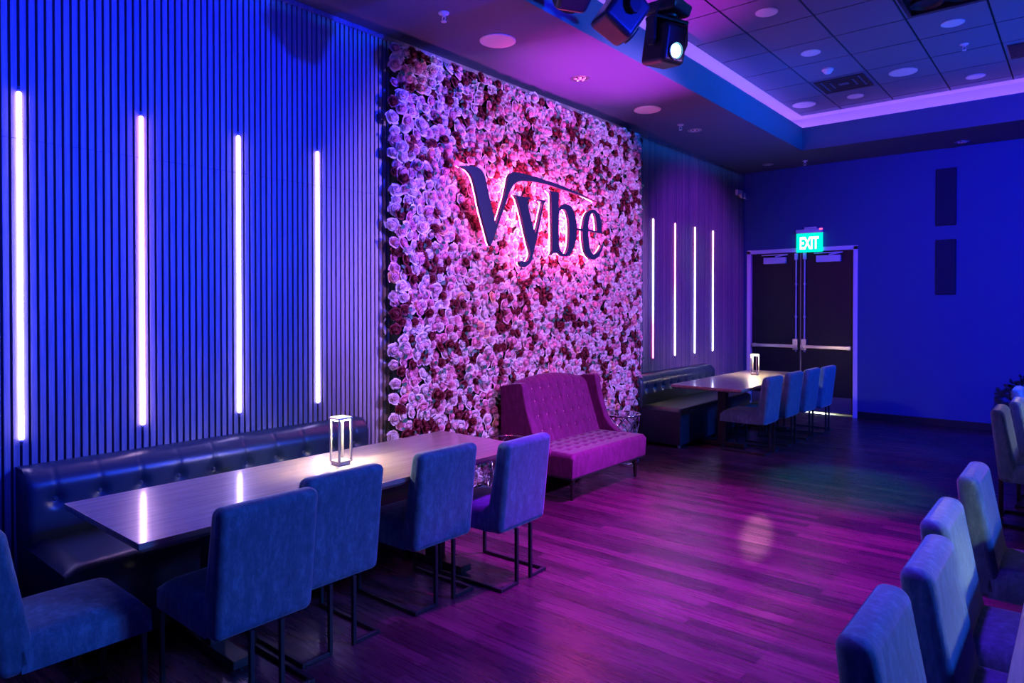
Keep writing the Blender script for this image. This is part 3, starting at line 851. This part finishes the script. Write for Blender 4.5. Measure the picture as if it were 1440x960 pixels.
# ------------------------------------------------------------------ ceiling fittings
def disc_fixture(name, label, cat, loc, r, group, lens='frosted_lens'):
    t = thing(name, label, cat, loc, group=group)
    MB().lathe([(r, -0.0003), (r, -0.006), (r-0.008, -0.010), (r-0.012, -0.007)], n=40).build('trim_ring', 'white_trim', t, smooth=50)
    MB().lathe([(r-0.012, -0.003), (r-0.012, -0.008), (0.001, -0.0095)], n=40).build('grille' if 'speaker' in name else 'lens', lens, t, smooth=50)
    return t
for x, y, z, r, lab in ((-3.62, 4.115, ZS, 0.145, 'round white speaker in the low ceiling above the near end of the flower wall'),
                        (-3.65, 6.595, ZS, 0.145, 'round white speaker in the low ceiling above the far end of the flower wall'),
                        (-2.895, 9.44, ZT, 0.145, 'round white speaker in the tiled ceiling at the tray corner'),
                        (-1.63, 8.855, ZT, 0.145, 'round white speaker in the middle of the tiled ceiling')):
    disc_fixture('ceiling_speaker', lab, 'speaker', (x, y, z), r, 'round ceiling speakers')
for x, y, lab in ((-2.253, 7.557, 'round white ceiling light next to the dome detector'),
                  (-2.251, 6.258, 'round white ceiling light highest in the picture, right of the moving heads'),
                  (-0.992, 7.627, 'round white ceiling light just below the black recessed box'),
                  (-2.279, 9.482, 'round white ceiling light beyond the square air vent'),
                  (-1.016, 9.563, 'round white ceiling light near the right edge, close to the cove')):
    disc_fixture('ceiling_light', lab, 'ceiling light', (x, y, ZT), 0.098, 'flat round lights in the tiled ceiling')
for x, y, lab in ((-3.629, 5.289, 'glittering recessed downlight above the middle of the flower wall'),
                  (-3.642, 7.738, 'glittering recessed downlight above the slats beyond the flower wall'),
                  (-3.68, 10.31, 'glittering recessed downlight in the far left corner of the low ceiling'),
                  (-1.255, 10.50, 'glittering recessed downlight above the dark panels on the back wall')):
    t = thing('downlight', lab, 'downlight', (x, y, ZS), group='recessed downlights in the low ceiling')
    MB().lathe([(0.085, -0.0003), (0.085, -0.005), (0.066, -0.008), (0.064, -0.003)], n=32).build('trim_ring', 'brushed_steel', t)
    MB().lathe([(0.064, -0.0035), (0.03, -0.0045), (0.001, -0.004)], n=32).build('reflector', 'black_plastic', t)
    for k, (a, q) in enumerate(((0.3, .04), (1.6, .042), (2.7, .035), (3.9, .044), (5.2, .038), (0, 0))):
        MB().lathe([(0.017, 0), (0.014, -0.008), (0.004, -0.011)], (q*math.cos(a), q*math.sin(a), -0.004), 8).build('crystal_lens', 'frosted_lens', t, smooth=10)
def sprinkler(x, y, z, lab):
    t = thing('sprinkler', lab, 'sprinkler', (x, y, z), group='ceiling sprinkler heads')
    MB().lathe([(0.04, -0.0003), (0.038, -0.008), (0.018, -0.014), (0.012, -0.014)], n=24).build('escutcheon', 'white_trim', t, smooth=50)
    fr = MB(); fr.cyl((0, 0, -0.012), (0, 0, -0.028), 0.012, n=12)
    for s in (-1, 1): fr.tube([(s*.01, 0, -.026), (s*.017, 0, -.04), (s*.010, 0, -.056), (0, 0, -.062)], .0035, 6)
    fr.build('frame', 'white_trim', t)
    MB().lathe([(0.002, -0.060), (0.020, -0.062), (0.020, -0.066), (0.002, -0.068)], n=16).build('deflector', 'white_trim', t, smooth=30)
sprinkler(-3.577, 3.475, ZS, 'white sprinkler head above the near top corner of the flower wall')
sprinkler(-3.655, 7.389, ZS, 'white sprinkler head beside the downlight above the far slats')
sprinkler(-3.175, 10.404, ZS, 'white sprinkler head below the outer corner of the ceiling tray')
sprinkler(-0.982, 8.32, ZT, 'white sprinkler head in the tiled ceiling')
t = thing('smoke_detector', 'small white dome detector in the tiled ceiling beside the air vent', 'smoke detector', (-2.26, 8.2, ZT))
MB().lathe([(0.062, -0.0003), (0.062, -0.016), (0.055, -0.022)], n=28).build('base', 'white_trim', t)
MB().lathe([(0.050, -0.020), (0.047, -0.036), (0.032, -0.052), (0.012, -0.058)], n=28).build('dome', 'white_trim', t, smooth=80)
# square louvred air vent
t = thing('air_vent', 'square air vent of nested frames in the tiled ceiling', 'air vent', (-2.259, 8.858, ZT))
MB().span(-0.30, 0.30, -0.30, 0.30, -0.003, -0.0003).build('plate', 'soffit_paint', t)
for k, q in enumerate((0.27, 0.19, 0.11)):
    m = MB()
    for a, b in ((q, q-0.05),):
        for s in (-1, 1):
            m.span(-a, a, s*a, s*b, -0.010, -0.0035) if True else None
            m.span(s*a, s*b, -b, b, -0.010, -0.0035)
    m.build('louvre_frame', 'wall_backing', t)
t = thing('return_vent', 'dark rectangular vent in the tiled ceiling at the right edge', 'air vent', (-0.39, 8.89, ZT))
m = MB(); m.span(-0.27, 0.27, -0.25, 0.25, -0.004, -0.0003); m.build('plate', 'black_plastic', t)
for k in range(11): MB().span(-0.26, 0.26, -0.225+k*0.045-0.006, -0.225+k*0.045+0.006, -0.012, -0.004).build('slat', 'black_metal', t)
# black box of round wash lamps hung under the tiles
t = thing('blinder_light', 'black square box with round lamps under the tiled ceiling at the top edge', 'stage light', (-0.957, 6.79, ZT))
m = MB()
for a in ((-0.31, -0.28, -0.31, 0.31), (0.28, 0.31, -0.31, 0.31), (-0.28, 0.28, -0.31, -0.28), (-0.28, 0.28, 0.28, 0.31)):
    m.span(*a, -0.05, -0.0005)
m.build('housing', 'black_metal', t)
MB().span(-0.28, 0.28, -0.28, 0.28, -0.004, -0.0006).build('back_plate', 'black_plastic', t)
for i in range(2):
    for j in range(2):
        MB().lathe([(0.125, -0.004), (0.128, -0.034), (0.120, -0.036), (0.10, -0.014), (0.02, -0.008)], (-0.138+0.276*i, -0.138+0.276*j, 0), 28).build('lamp_cup', 'black_plastic', t)

# ------------------------------------------------------------------ truss pipe and moving heads
PX, PZ = -2.28, 3.83
pp = thing('truss_pipe', 'black lighting pipe hung inside the ceiling tray', 'truss', (PX, 0, PZ))
MB().cyl((0, -1.5, 0), (0, 4.62, 0), 0.025, n=16).build('pipe', 'black_metal', pp)
for y in (-1.0, 1.6, 4.1):
    MB().cyl((0, y, 0.02), (0, y, ZT-PZ), 0.008, n=10).build('drop_rod', 'black_metal', pp)
def moving_head(y, label, pan, tilt):
    t = thing('moving_head_light', label, 'stage light', (PX, y, PZ), group='moving head lights on the pipe')
    cl = MB(); cl.span(-0.035, 0.035, -0.02, 0.02, -0.075, -0.02); cl.tube([(0, -0.001, -0.036), (0.034, 0, -0.01), (0.03, 0, 0.03), (0, 0, 0.036), (-0.03, 0, 0.03), (-0.034, 0, -0.01)], 0.008, 6)
    cl.build('clamp', 'black_metal', t)
    MB().hexa([(-0.115, -0.115, -0.165), (0.115, -0.115, -0.165), (0.115, 0.115, -0.165), (-0.115, 0.115, -0.165),
               (-0.135, -0.135, -0.085), (0.135, -0.135, -0.085), (0.135, 0.135, -0.085), (-0.135, 0.135, -0.085)]).build('base', 'black_plastic', t, bevel=0.015, seg=2)
    yk = MB()
    ang = pan
    rot = Matrix.Rotation(ang, 4, 'Z')
    yk.lathe([(0.07, -0.185), (0.075, -0.163)], n=24)
    yk.span(-0.05, 0.05, -0.155, 0.155, -0.205, -0.183)
    for s in (-1, 1): yk.prism([(-0.045, -0.19), (0.045, -0.19), (0.04, -0.35), (0.015, -0.385), (-0.015, -0.385), (-0.04, -0.35)][::-1], s*0.128, s*0.155, 'y')
    o = yk.build('yoke', 'black_plastic', t, bevel=0.004, seg=2); o.rotation_euler = (0, 0, ang)
    hd = MB()
    hd.hexa([(-0.14, -0.118, -0.15), (0.10, -0.10, -0.14), (0.10, 0.10, -0.14), (-0.14, 0.118, -0.15),
             (-0.14, -0.118, 0.15), (0.10, -0.105, 0.13), (0.10, 0.105, 0.13), (-0.14, 0.118, 0.15)])
    h = hd.build('head', 'black_plastic', t, bevel=0.035, seg=4)
    h.location = (0, 0, -0.355); h.rotation_euler = (0, tilt, ang)
    MB().lathe([(0.062, 0.09), (0.064, 0.112), (0.054, 0.114), (0.05, 0.102)], (0, 0, -0.055), n=28, axis='x').build('bezel', 'black_metal', h)
    MB().lathe([(0.050, 0.100), (0.036, 0.110), (0.001, 0.115)], (0, 0, -0.055), n=28, axis='x').build('lens', 'beam_lens' if label.startswith('moving head with') else 'lens_glass', h, smooth=80)
    for z in (-0.05, 0.0, 0.05):
        MB().span(-0.133, -0.128, -0.08, 0.08, z-0.008, z+0.008).build('cooling_slot', 'black_metal', h)
    cb = MB().tube([(0.02, 0.10, -0.10), (0.04, -0.17, -0.13), (0.03, -0.22, -0.22), (-0.02, -0.20, -0.27), (-0.03, -0.14, -0.21)], 0.006, 6)
    cb.build('cable', 'black_plastic', t)
    return t
moving_head(4.40, 'moving head with a glowing blue-white lens, hung over the room', R(-22), R(12))
moving_head(3.81, 'unlit moving head between the glowing one and the top-edge one', R(60), R(35))
moving_head(3.22, 'moving head cut by the top edge, nearest the camera', R(150), R(35))

# cove tape light lying on the ledge behind the tray lip
cv = MB()
a, b, c, d_, z = CX0+0.05, CX1-0.05, CY0+0.05, CY1-0.10, ZS+0.312
cv.span(a, a+0.03, c, d_, z, z+0.012); cv.span(b-0.03, b, c, d_, z, z+0.012)
cv.span(a+0.03, b-0.03, c, c+0.03, z, z+0.012); cv.span(a+0.03, b-0.03, d_-0.03, d_, z, z+0.012)
tag(cv.build('cove_light', 'cove_glow'), 'violet tape light lying in the cove round the ceiling tray', 'cove light')

# dark bushy plant by the back wall
pl = thing('potted_plant', 'dark bushy plant against the blue wall behind the farthest right chair', 'plant', (-0.52, 10.35, 0))
MB().lathe([(0.13, 0), (0.17, 0.30), (0.18, 0.34), (0.165, 0.34), (0.155, 0.30)], n=28).build('pot', 'black_plastic', pl)
st = MB(); lv = MB(); rp_ = random.Random(5)
for k in range(170):
    u = rp_.random()*6.28; v = math.acos(rp_.uniform(-.55, 1)); r = 0.21*rp_.uniform(.75, 1.05)
    p = Vector((r*math.sin(v)*math.cos(u), r*math.sin(v)*math.sin(u), 0.56+r*math.cos(v)))
    if k < 26: st.tube([(0, 0, 0.30), tuple(p*0.5+Vector((0, 0, .22))), tuple(p)], 0.004, 5)
    d1 = Vector((rp_.uniform(-1, 1), rp_.uniform(-1, 1), rp_.uniform(-.5, .9))).normalized(); d2 = d1.orthogonal().normalized()
    n_ = d1.cross(d2); L_ = rp_.uniform(.05, .085); W_ = L_*.3
    lv.add([p, p+d1*L_*.5+d2*W_, p+d1*L_-n_*.012, p+d1*L_*.5-d2*W_, p+d1*L_*.5-n_*.006], [(0, 4, 1), (1, 4, 2), (2, 4, 3), (3, 4, 0)])
st.build('stems', 'plant_leaf', pl)
o = lv.build('foliage', 'plant_leaf', pl, smooth=180); o['kind'] = 'stuff'

# ------------------------------------------------------------------ camera
cd = bpy.data.cameras.new('camera'); cam = bpy.data.objects.new('camera', cd); C.objects.link(cam)
cd.sensor_width = 36; cd.lens = 24; cd.clip_end = 60
cd.shift_y = -(480-440.05)/1440
cam.location = (0, 0, 1.63); cam.rotation_euler = (R(90-0.6), 0, R(40.15))
bpy.context.scene.camera = cam

# ------------------------------------------------------------------ stage lighting and added fill spots
BLUE = (0.004, 0.018, 1.0); AZURE = (0.0, 0.16, 1.0); MAG = (1.0, 0.02, 0.78)
spot('blue_wash_left_wall', (1.4, 4.1, 3.25), (-4.2, 2.0, 3.0), BLUE, 3400, 54, 0.8, 0.05)
spot('blue_wash_left_wall_near', (0.9, 0.2, 3.6), (-4.2, 0.8, 3.1), BLUE, 2500, 58, 0.9, 0.10)
spot('blue_wash_back_wall', (2.4, 3.0, 3.6), (0.1, 10.8, 2.0), BLUE, 4600, 60, 1.0, 0.10)
spot('azure_wash_chairs', (2.6, 4.9, 3.5), (-2.4, 2.2, 0.5), AZURE, 800, 60, 0.7, 0.15)
spot('azure_wash_right_chairs', (2.8, 4.6, 3.4), (-0.4, 2.9, 0.7), (0.10, 0.14, 1.0), 330, 50, 0.7, 0.15)
spot('azure_wash_distant_chairs', (2.8, 8.6, 3.4), (-0.4, 7.2, 0.7), (0.10, 0.14, 1.0), 330, 50, 0.7, 0.15)
spot('azure_wash_far_chairs', (3.0, 7.6, 3.4), (-2.5, 8.4, 0.5), (0.0, 0.13, 1.0), 1050, 40, 0.7, 0.15)
tw = spot('azure_tray_wash', (2.7, 6.6, 4.0), (-3.0, 6.2, 3.92), (0.0, 0.16, 1.0), 2000, 90, 0.7, 0.12); tw.scale = (1, 0.07, 1)
spot('azure_tile_fill', (0.6, 8.4, 0.8), (-1.0, 7.9, 4.3), (0.0, 0.12, 1.0), 520, 62, 0.9, 0.12)  # added uplight without a fixture, tints the ceiling tiles blue
spot('azure_soffit_fill', (0.8, 7.0, 0.6), (-3.4, 8.2, 3.75), (0.0, 0.09, 1.0), 1900, 36, 1.0, 0.1)  # added low spot without a fixture, turns the far soffit navy
spot('magenta_soffit_wash', (-3.04, 5.2, 0.1), (-3.22, 5.3, 3.75), MAG, 1400, 38, 1.0, 0.05)  # unseen spot with no fixture, added to light the soffit patch from below
spot('magenta_floor_wash', (-1.75, 5.0, 4.0), (-2.0, 4.4, 0), (0.57, 0.01, 1.0), 2500, 62, 1.0, 0.08)
spot('violet_floor_wash', (-1.2, 3.2, 4.0), (-1.3, 2.6, 0), (0.24, 0.02, 1.0), 700, 52, 1.0, 0.08)
spot('magenta_loveseat_wash', (-0.8, 5.6, 3.7), (-3.4, 5.2, 0.5), (0.85, 0.02, 0.7), 110, 34, 0.7, 0.08)
spot('violet_rose_wash', (1.0, 5.3, 2.5), (-4.2, 5.3, 2.0), (0.44, 0.23, 1.0), 2150, 52, 0.3, 0.12)
spot('rose_wash_low', (-0.2, 2.6, 3.6), (-4.2, 4.2, 1.1), (0.85, 0.34, 0.95), 420, 38, 0.7, 0.12)
spot('violet_far_slats', (0.5, 7.2, 3.6), (-4.2, 9.0, 2.0), (0.26, 0.02, 1.0), 1300, 40, 0.7, 0.06)
spot('exit_reflection_spot', (-2.2, 9.0, 4.0), (-1.7, 6.7, 0), (0.03, 1.0, 0.6), 520, 22, 0.9, 0.05)  # added spot standing in for the exit sign's green reflection on the floor
spot('teal_slat_beam', (0.0, 6.4, 3.6), (-4.2, 8.9, 2.35), (0.0, 0.8, 0.7), 120, 12, 1.0, 0.05)
wb = spot('white_floor_beam', (-2.35, 6.6, 4.1), (-1.80, 4.85, 0), (1.0, 0.85, 0.75), 2600, 15, 0.9, 0.03); wb.scale = (0.22, 1, 1)
spot('blue_room_fill', (2.8, -1.5, 3.6), (-1.5, 4.0, 0.5), (0.01, 0.04, 1.0), 50, 110, 0.8, 0.3)

w = bpy.data.worlds.new('world'); bpy.context.scene.world = w; w.use_nodes = True
w.node_tree.nodes['Background'].inputs[0].default_value = (0.01, 0.02, 0.10, 1)
w.node_tree.nodes['Background'].inputs[1].default_value = 0.3
vs = bpy.context.scene.view_settings
bpy.context.scene.display_settings.display_device = 'sRGB'
vs.view_transform = 'Standard'; vs.look = 'None'; vs.exposure = 0.0; vs.gamma = 1.0; vs.use_curve_mapping = False
cy = bpy.context.scene.cycles
cy.use_denoising = True; cy.max_bounces = 8; cy.diffuse_bounces = 4; cy.glossy_bounces = 4; cy.transmission_bounces = 6
cy.sample_clamp_indirect = 6.0; cy.caustics_reflective = False; cy.caustics_refractive = False
